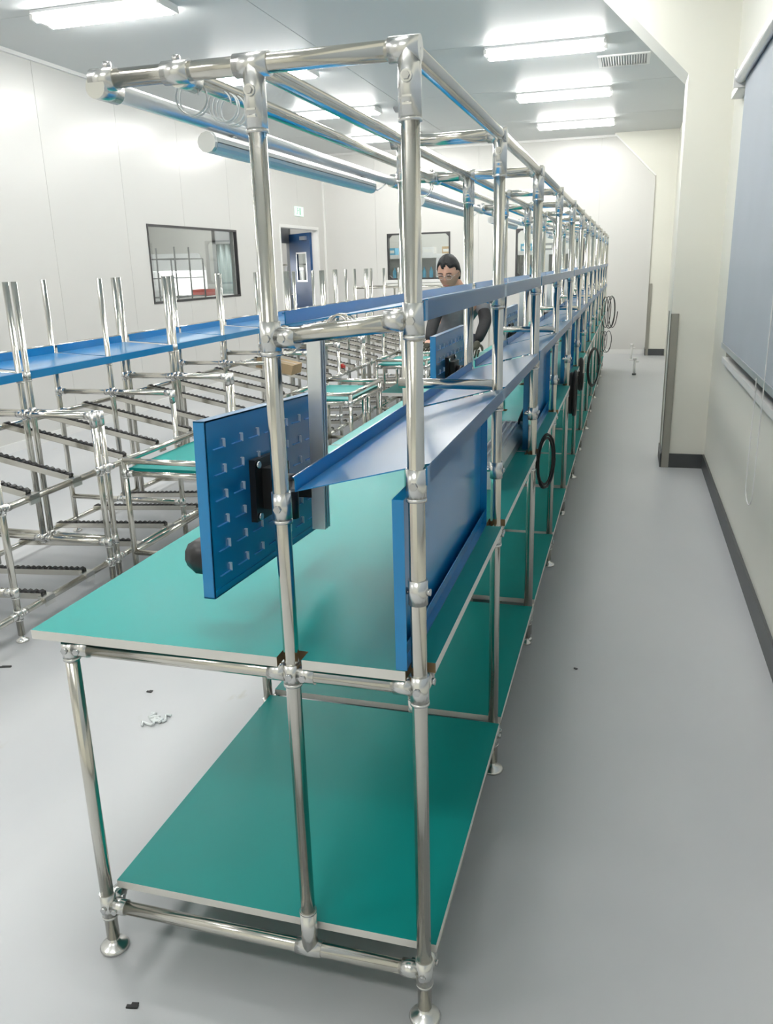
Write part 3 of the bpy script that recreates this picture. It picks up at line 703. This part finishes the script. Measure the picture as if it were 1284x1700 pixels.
# wire rack
t = thing('wire_rack', 'tall wire shelf rack behind the left wall window', 'rack', (-6.0, 8.9, 0))
for x in (0, .5):
    for y in (0, .38, .76): obj('upright', MB().cyl((x, y, 0), (x, y, 1.75 if y < .7 else 1.6), .011, 'midgrey', 8), t)
for z in (.3, .75, 1.1, 1.35, 1.6):
    b = MB()
    for x in (0, .1, .2, .3, .4, .5): b.cyl((x, 0, z), (x, .76, z), .006, 'midgrey', 6)
    for y in (0, .38, .76): b.cyl((0, y, z), (.5, y, z), .007, 'midgrey', 6)
    obj('wire_shelf', b, t)
t = thing('hooded_machine', 'white hooded machine seen through the left wall window', 'machine', (-8.7, 12.3, 0), (0, 0, .45))
obj('body', MB().box(0, 1.6, 0, .9, 0, .95, 'machine'), t); obj('hood', MB().prism([(0, 1.45), (.15, 1.75), (1.5, 1.75), (1.6, 1.45)], .1, .9, 'machine'), t)
obj('back', MB().box(0, 1.6, .8, .9, .95, 1.45, 'machine'), t); obj('lit_tube', MB().cyl((.1, .25, 1.42), (1.5, .25, 1.42), .02, 'tube', 10).cyl((.1, .5, 1.42), (1.5, .5, 1.42), .02, 'tube', 10), t); obj('work_deck', MB().box(-.02, 1.62, -.1, .8, .95, 1.0, 'trimw'), t)
o = thing('white_drum', 'white rounded drum left of the hooded machine through the left window', 'drum', (-7.2, 10.9, 0))
obj('drum_body', MB().lathe([(0, 1.45), (.2, 1.44), (.32, 1.3), (.36, 1.1), (.36, .1), (.3, 0)], 'machine', 20), o)
t = thing('work_table', 'low white work table below the left wall window', 'table', (-6.3, 10.3, 0))
obj('tabletop', MB().box(0, .6, 0, 1.2, 1.02, 1.06, 'trimw'), t)
for x in (.03, .57):
    for y in (.03, 1.17): obj('leg', MB().box(x-.02, x+.02, y-.02, y+.02, 0, 1.02, 'midgrey'), t)
tag(obj('red_basket', MB().box(0, .22, 0, .34, 0, .012, 'red').box(0, .01, 0, .34, 0, .10, 'red').box(.21, .22, 0, .34, 0, .10, 'red').box(0, .22, 0, .01, 0, .10, 'red').box(0, .22, .33, .34, 0, .10, 'red'), None, (-6.2, 10.55, 1.06)), 'red basket on the white work table behind the left window', 'basket')
t = thing('curtain_booth', 'grey framed booth with pale curtain at the right of the left window', 'booth', (-6.3, 11.62, 0))
fr = MB()
for (x, y) in ((0, 0), (.9, 0), (0, 1.0), (.9, 1.0)): fr.box(x-.03, x+.03, y-.03, y+.03, 0, 2.1, 'midgrey')
fr.box(-.03, .93, -.03, .03, 1.85, 2.1, 'midgrey').box(.87, .93, 0, 1, 1.85, 2.1, 'midgrey').box(-.03, .93, -.03, .03, .9, .96, 'midgrey')
obj('frame', fr, t)
cv = []
N = 40
for i in range(N+1): cv.append((.03+.84*i/N, -.0+.02*math.sin(i*1.3)))
m_ = MB(); vs_ = [(x, y, z) for x, y in cv for z in (.1, 1.85)]
m_.add(vs_, [(2*i, 2*i+2, 2*i+3, 2*i+1) for i in range(N)], 'curtain', True); o = obj('curtain', m_, t); md = o.modifiers.new('s', 'SOLIDIFY'); md.thickness = .004
# coat rail seen in the doorway
t = thing('coat_rail', 'rail of white gowns seen through the open doorway', 'rail', (-5.9, 13.4, 0), (0, 0, .35))
obj('rail', MB().cyl((0, 0, 1.5), (1.0, 0, 1.5), .015, 'steel', 10).cyl((0, 0, 0), (0, 0, 1.5), .015, 'steel', 10).cyl((1, 0, 0), (1, 0, 1.5), .015, 'steel', 10), t)
for i in range(5):
    x = .12+.19*i
    gm = MB().lathe([(.02, 1.42), (.06, 1.40), (.085, 1.2), (.075, .9), (.11, .55), (.10, .53)], 'machine' if i % 2 else 'midgrey', 12)
    o = obj('gown', gm, None, (0, 0, 0)); o.scale = (.8, 1.9, 1)
    o.location = Vector((-5.9, 13.4, 0)) + Vector((x*math.cos(.35), x*math.sin(.35), .05)); o.rotation_euler = (0, 0, .35)
    tag(o, '%s gown hanging on the rail beyond the doorway, %s from the left' % ('white' if i % 2 else 'grey', nth[i]), 'gown', 'gowns in the doorway')
# shelving and bottles behind the end wall windows
for (bx, lab) in ((-4.2, 'left'), (-1.7, 'right')):
    t = thing('storage_cabinet', 'white equipment cabinet seen through the %s end wall window' % lab, 'cabinet', (bx, 14.0, 0))
    obj('carcass', rects(MB(), 0, 1.7, 0, 1.62, 0, .45, [(.05, .55, 1.15, 1.55), (.62, 1.1, 1.15, 1.55), (1.16, 1.65, 1.15, 1.55)], (0, 2, 1), 'machine'), t)
    obj('back', MB().box(0, 1.7, .45, .47, 0, 1.62, 'trimw'), t)
    for j in range(3): obj('door', MB().box(.04+.56*j, .54+.56*j, -.012, -.001, .08, .9, 'housing').cyl((.48+.56*j, -.012, .7), (.48+.56*j, -.03, .7), .008, 'steel', 8), t)
    for i in range(6):
        bo = MB().lathe([(0, 0), (.035, 0), (.037, .17), (.014, .21), (.014, .24), (0, .24)], 'cyan' if i % 3 else 'midgrey', 12)
        tag(obj('bottle', bo, None, (bx+.72+.13*i if i < 3 else bx+.16+.12*(i-3), 14.12, 1.152)), '%s bottle %s from the left in the cabinet behind the %s end window' % ('pale blue' if i % 3 else 'grey', nth[(i+3) % 6], lab), 'bottle', 'bottles in the cabinets')
    for i in range(4):
        tag(obj('parts_bin', MB().box(0, .2, 0, .25, 0, .12, ('cyan', 'midgrey', 'machine', 'card')[i]).box(.02, .18, -.004, 0, .03, .08, 'trimw'), None, (bx+.12+.36*i, 14.05, 1.621)), '%s bin on top of the cabinet behind the %s end window' % (('pale blue', 'grey', 'white', 'brown')[i], lab), 'bin', 'bins on the cabinets')

# ---------------------------------------------------------------- the man at work
def skin_mesh(name, verts, edges, mat_, sub=2, root=0):
    """verts: (x,y,z,r) or (x,y,z,rx,ry)"""
    me = bpy.data.meshes.new(name); me.from_pydata([v[:3] for v in verts], edges, []); o = bpy.data.objects.new('tmp', me); COL.objects.link(o)
    o.modifiers.new('sk', 'SKIN').use_smooth_shade = True
    for i, v in enumerate(verts):
        s = me.skin_vertices[0].data[i]; s.radius = (v[3], v[4] if len(v) > 4 else v[3]); s.use_root = (i == root)
    sb = o.modifiers.new('ss', 'SUBSURF'); sb.levels = sub; sb.render_levels = sub
    dg = bpy.context.evaluated_depsgraph_get(); dg.update()
    m2 = bpy.data.meshes.new_from_object(o.evaluated_get(dg)); m2.name = name
    bpy.data.objects.remove(o); m2.materials.clear(); m2.materials.append(M[mat_])
    for p in m2.polygons: p.use_smooth = True; p.material_index = 0
    return m2
man = thing('person', 'dark haired man with glasses in grey top leaning over his work behind the benches', 'person', (0, 0, 0))
P_ = dict(pel=(-.985, 5.10, .90), wst=(-.955, 5.085, 1.0), che=(-.905, 5.02, 1.12), col=(-.893, 4.975, 1.20), nk=(-.893, 4.95, 1.245), hd=(-.94, 4.87, 1.33),
          sL=(-1.045, 4.96, 1.165), eL=(-1.06, 4.79, 1.03), wL=(-1.045, 4.575, .915), sR=(-.745, 5.04, 1.165), eR=(-.695, 4.92, 1.02), wR=(-.715, 4.70, .90),
          hipL=(-1.06, 5.13, .84), hipR=(-.925, 5.15, .84), kL=(-1.09, 5.00, .46), kR=(-.93, 5.08, .46), aL=(-1.10, 5.12, .07), aR=(-.91, 5.18, .07), tL=(-1.11, 4.95, .035), tR=(-.91, 5.0, .035))
def V(k, *r): return (*P_[k], *r)
body = skin_mesh('body', [V('pel', .13, .10), V('wst', .112, .085), V('che', .122, .095), V('col', .07, .065), V('nk', .05), V('hd', .055),
    V('sL', .052), V('eL', .040), V('wL', .026), V('sR', .052), V('eR', .040), V('wR', .026),
    V('hipL', .075), V('kL', .052), V('aL', .036), V('tL', .03), V('hipR', .075), V('kR', .052), V('aR', .036), V('tR', .03)],
    [(0, 1), (1, 2), (2, 3), (3, 4), (4, 5), (2, 6), (6, 7), (7, 8), (2, 9), (9, 10), (10, 11), (0, 12), (12, 13), (13, 14), (14, 15), (0, 16), (16, 17), (17, 18), (18, 19)], 'skin', 2)
# head: deformed sphere joined into the body mesh
def head_geo():
    bm = bmesh.new(); bmesh.ops.create_uvsphere(bm, u_segments=40, v_segments=28, radius=1)
    for v in bm.verts:
        x, y, z = v.co   # face looks to -y
        X_ = x*.078; Y_ = y*.096; Z_ = z*.118
        if z < 0: X_ *= 1-.28*(-z)**1.4; Y_ *= 1-.10*(-z) if y < 0 else 1-.30*(-z)
        if y < 0:
            Y_ += .012*(y*y)*(1 if abs(z) < .8 else .5)          # flatten the face
            Y_ -= .024*math.exp(-((x/.16)**2))*math.exp(-(((z+.16)/.16)**2))     # nose tip
            Y_ -= .010*math.exp(-((x/.12)**2))*math.exp(-(((z-.05)/.2)**2))      # bridge
            Y_ -= .006*math.exp(-((x/.5)**2))*math.exp(-(((z-.25)/.08)**2))      # brow
            for s in (-1, 1): Y_ += .010*math.exp(-(((x-s*.38)/.17)**2))*math.exp(-(((z-.08)/.11)**2))   # sockets
            Y_ -= .006*math.exp(-((x/.28)**2))*math.exp(-(((z+.5)/.10)**2))      # lips
            Y_ -= .010*math.exp(-((x/.25)**2))*math.exp(-(((z+.86)/.15)**2))     # chin
        v.co = (X_, Y_, Z_)
    return bm
HM = Matrix.Translation((-.957, 4.845, 1.372)) @ Matrix.Rotation(math.radians(-6), 4, 'Z') @ Matrix.Rotation(math.radians(20), 4, 'X')
hb = head_geo(); hb.transform(HM)
hm = bpy.data.meshes.new('h'); hb.to_mesh(hm); hb.free()
# ears and hands
def hand(w_, tip, side):
    w_ = Vector(w_); tip = Vector(tip); d = (tip-w_).normalized(); s = d.cross(Vector((0, 1, .2))).normalized()*side
    n_ = d.cross(s)
    pm = w_+d*.045
    vs_ = [(*w_, .024), (*pm, .032, .018), (*(w_+d*.085), .030, .014)]; es = [(0, 1), (1, 2)]
    ms = [skin_mesh('hand', vs_, es, 'skin', 1)]
    for i, (o_, l) in enumerate(((-.028, .060), (-.010, .072), (.010, .068), (.027, .052))):
        a = w_+d*.075+s*o_; b_ = a+d*l*.45; c = b_+(d*.7+n_*.5)*l*.35; e_ = c+(d*.3+n_*.9)*l*.28
        ms.append(skin_mesh('finger', [(*a, .009), (*b_, .0085), (*c, .008), (*e_, .0065)], [(0, 1), (1, 2), (2, 3)], 'skin', 1))
    a = w_+d*.03-s*.022; ms.append(skin_mesh('thumb', [(*a, .011), (*(a-s*.022+d*.02), .010), (*(a-s*.03+d*.045+n_*.01), .008)], [(0, 1), (1, 2)], 'skin', 1))
    return ms
HANDS = hand(P_['wL'], (-1.055, 4.50, .86), 1) + hand(P_['wR'], (-.725, 4.64, .84), -1)
parts = [body, hm] + HANDS
for s in (-1, 1):
    be = bmesh.new(); bmesh.ops.create_uvsphere(be, u_segments=10, v_segments=8, radius=1)
    for v in be.verts: v.co = (v.co.x*.008+s*.077, v.co.y*.018+.008, v.co.z*.030-.002)
    be.transform(HM); em = bpy.data.meshes.new('ear'); be.to_mesh(em); be.free(); parts.append(em)
bmj = bmesh.new()
for p in parts: bmj.from_mesh(p)
bj = bpy.data.meshes.new('body'); bmj.to_mesh(bj); bmj.free(); bj.materials.append(M['skin'])
bj.materials.append(M['glove'])
for p in bj.polygons: p.use_smooth = True; p.material_index = 1 if (p.center.z < .905 and p.center.y < 4.75 and p.center.z > .7) else 0
link('body', bj, man)
top = skin_mesh('grey_top', [V('wst', .128, .100), V('che', .140, .108), (*(Vector(P_['col'])+Vector((0, .01, -.012))), .085, .075), V('sL', .066), (*((Vector(P_['sL'])*.35+Vector(P_['eL'])*.65)), .056), V('sR', .066), (*((Vector(P_['sR'])*.35+Vector(P_['eR'])*.65)), .056), V('pel', .150, .118)],
    [(0, 1), (1, 2), (1, 3), (3, 4), (1, 5), (5, 6), (0, 7)], 'grey_knit', 2)
link('grey_top', top, man)
for a, b_ in (('eL', 'wL'), ('eR', 'wR')):
    s0 = P_['s'+a[1]]; mid = tuple(Vector(s0)*.62+Vector(P_[a])*.38)
    link('black_sleeve', skin_mesh('black_sleeve', [(*mid, .054), V(a, .050), (*(Vector(P_[a])*.45+Vector(P_[b_])*.55), .044), V(b_, .034)], [(0, 1), (1, 2), (2, 3)], 'blackcloth', 2), man)
link('collar', skin_mesh('collar', [(*(Vector(P_['col'])+Vector((0, 0, -.02))), .098, .088), (*(Vector(P_['col'])+Vector((0, -.002, .018))), .078, .07)], [(0, 1)], 'blackcloth', 2), man)
link('trousers', skin_mesh('trousers', [(*(Vector(P_['pel'])+Vector((0, 0, .02))), .155, .125), V('hipL', .092), V('kL', .068), (*(Vector(P_['aL'])+Vector((0, 0, .03))), .058), V('hipR', .092), V('kR', .068), (*(Vector(P_['aR'])+Vector((0, 0, .03))), .058)],
    [(0, 1), (1, 2), (2, 3), (0, 4), (4, 5), (5, 6)], 'navy', 2), man)
for a, b_ in (('aL', 'tL'), ('aR', 'tR')):
    link('shoe', skin_mesh('shoe', [(*(Vector(P_[a])+Vector((0, .02, -.02))), .045, .045), (*((Vector(P_[a])+Vector(P_[b_]))/2+Vector((0, 0, -.005))), .045, .04), (*P_[b_][:2], .032, .045, .03)], [(0, 1), (1, 2)], 'blackcloth', 2), man)
# hair cap
bh = bmesh.new(); bmesh.ops.create_uvsphere(bh, u_segments=36, v_segments=24, radius=1)
rh = random.Random(4)
for v in list(bh.verts):
    x, y, z = v.co
    lim = (.52 + .10*math.sin(9*x)) if y < -.45 else (.15 if y < -.1 else (-.1 if y < .2 else -.6))
    f = 1.10 + .02*rh.random()
    if z > 0: f += .03*z
    if z < lim: f = .80
    v.co = (x*.078*f, y*.096*f*(.93 if y < 0 else 1.02) + .002, z*.118*f + .002)
bh.transform(HM); hme = bpy.data.meshes.new('hair'); bh.to_mesh(hme); bh.free(); hme.materials.append(M['hair'])
for p in hme.polygons: p.use_smooth = True
link('hair', hme, man)
def on_head(mb, name): 
    me = mb.mesh(name); me.transform(HM); return link(name, me, man)
fy = -.0905
gl = MB()
for s in (-1, 1):
    gl.tube([(s*.032+.024*math.cos(a), fy-.012, .006+.017*math.sin(a)) for a in [2*PI*i/16 for i in range(16)]], .0016, 'bolt', 5, True)
    gl.tube([(s*.056, fy-.010, .008), (s*.074, fy+.03, .008), (s*.083, .02, .004)], .0015, 'bolt', 5)
gl.tube([(-.008, fy-.013, .008), (.008, fy-.013, .008)], .0016, 'bolt', 5)
on_head(gl, 'glasses')
for s in (-1, 1):
    on_head(MB().tube([(s*(.017+.028*i/5), fy+.0035+.0025*i/5, .006+.003*math.sin(PI*i/5)) for i in range(6)], .0030, 'hair', 6), 'eye')
    on_head(MB().tube([(s*(.014+.036*i/6), fy-.004+.006*(i/6)**2, .028+.004*math.sin(PI*i/6)) for i in range(7)], .0036, 'hair', 6), 'eyebrow')
on_head(MB().tube([(-.022+.044*i/8, fy-.004+.006*abs(i/4-1)**2, -.060) for i in range(9)], .0035, 'lips', 6), 'mouth')

for o in bpy.data.objects:
    if o.get('label') and len(o['label'].split()) > 16: print('LONG', o['label'])
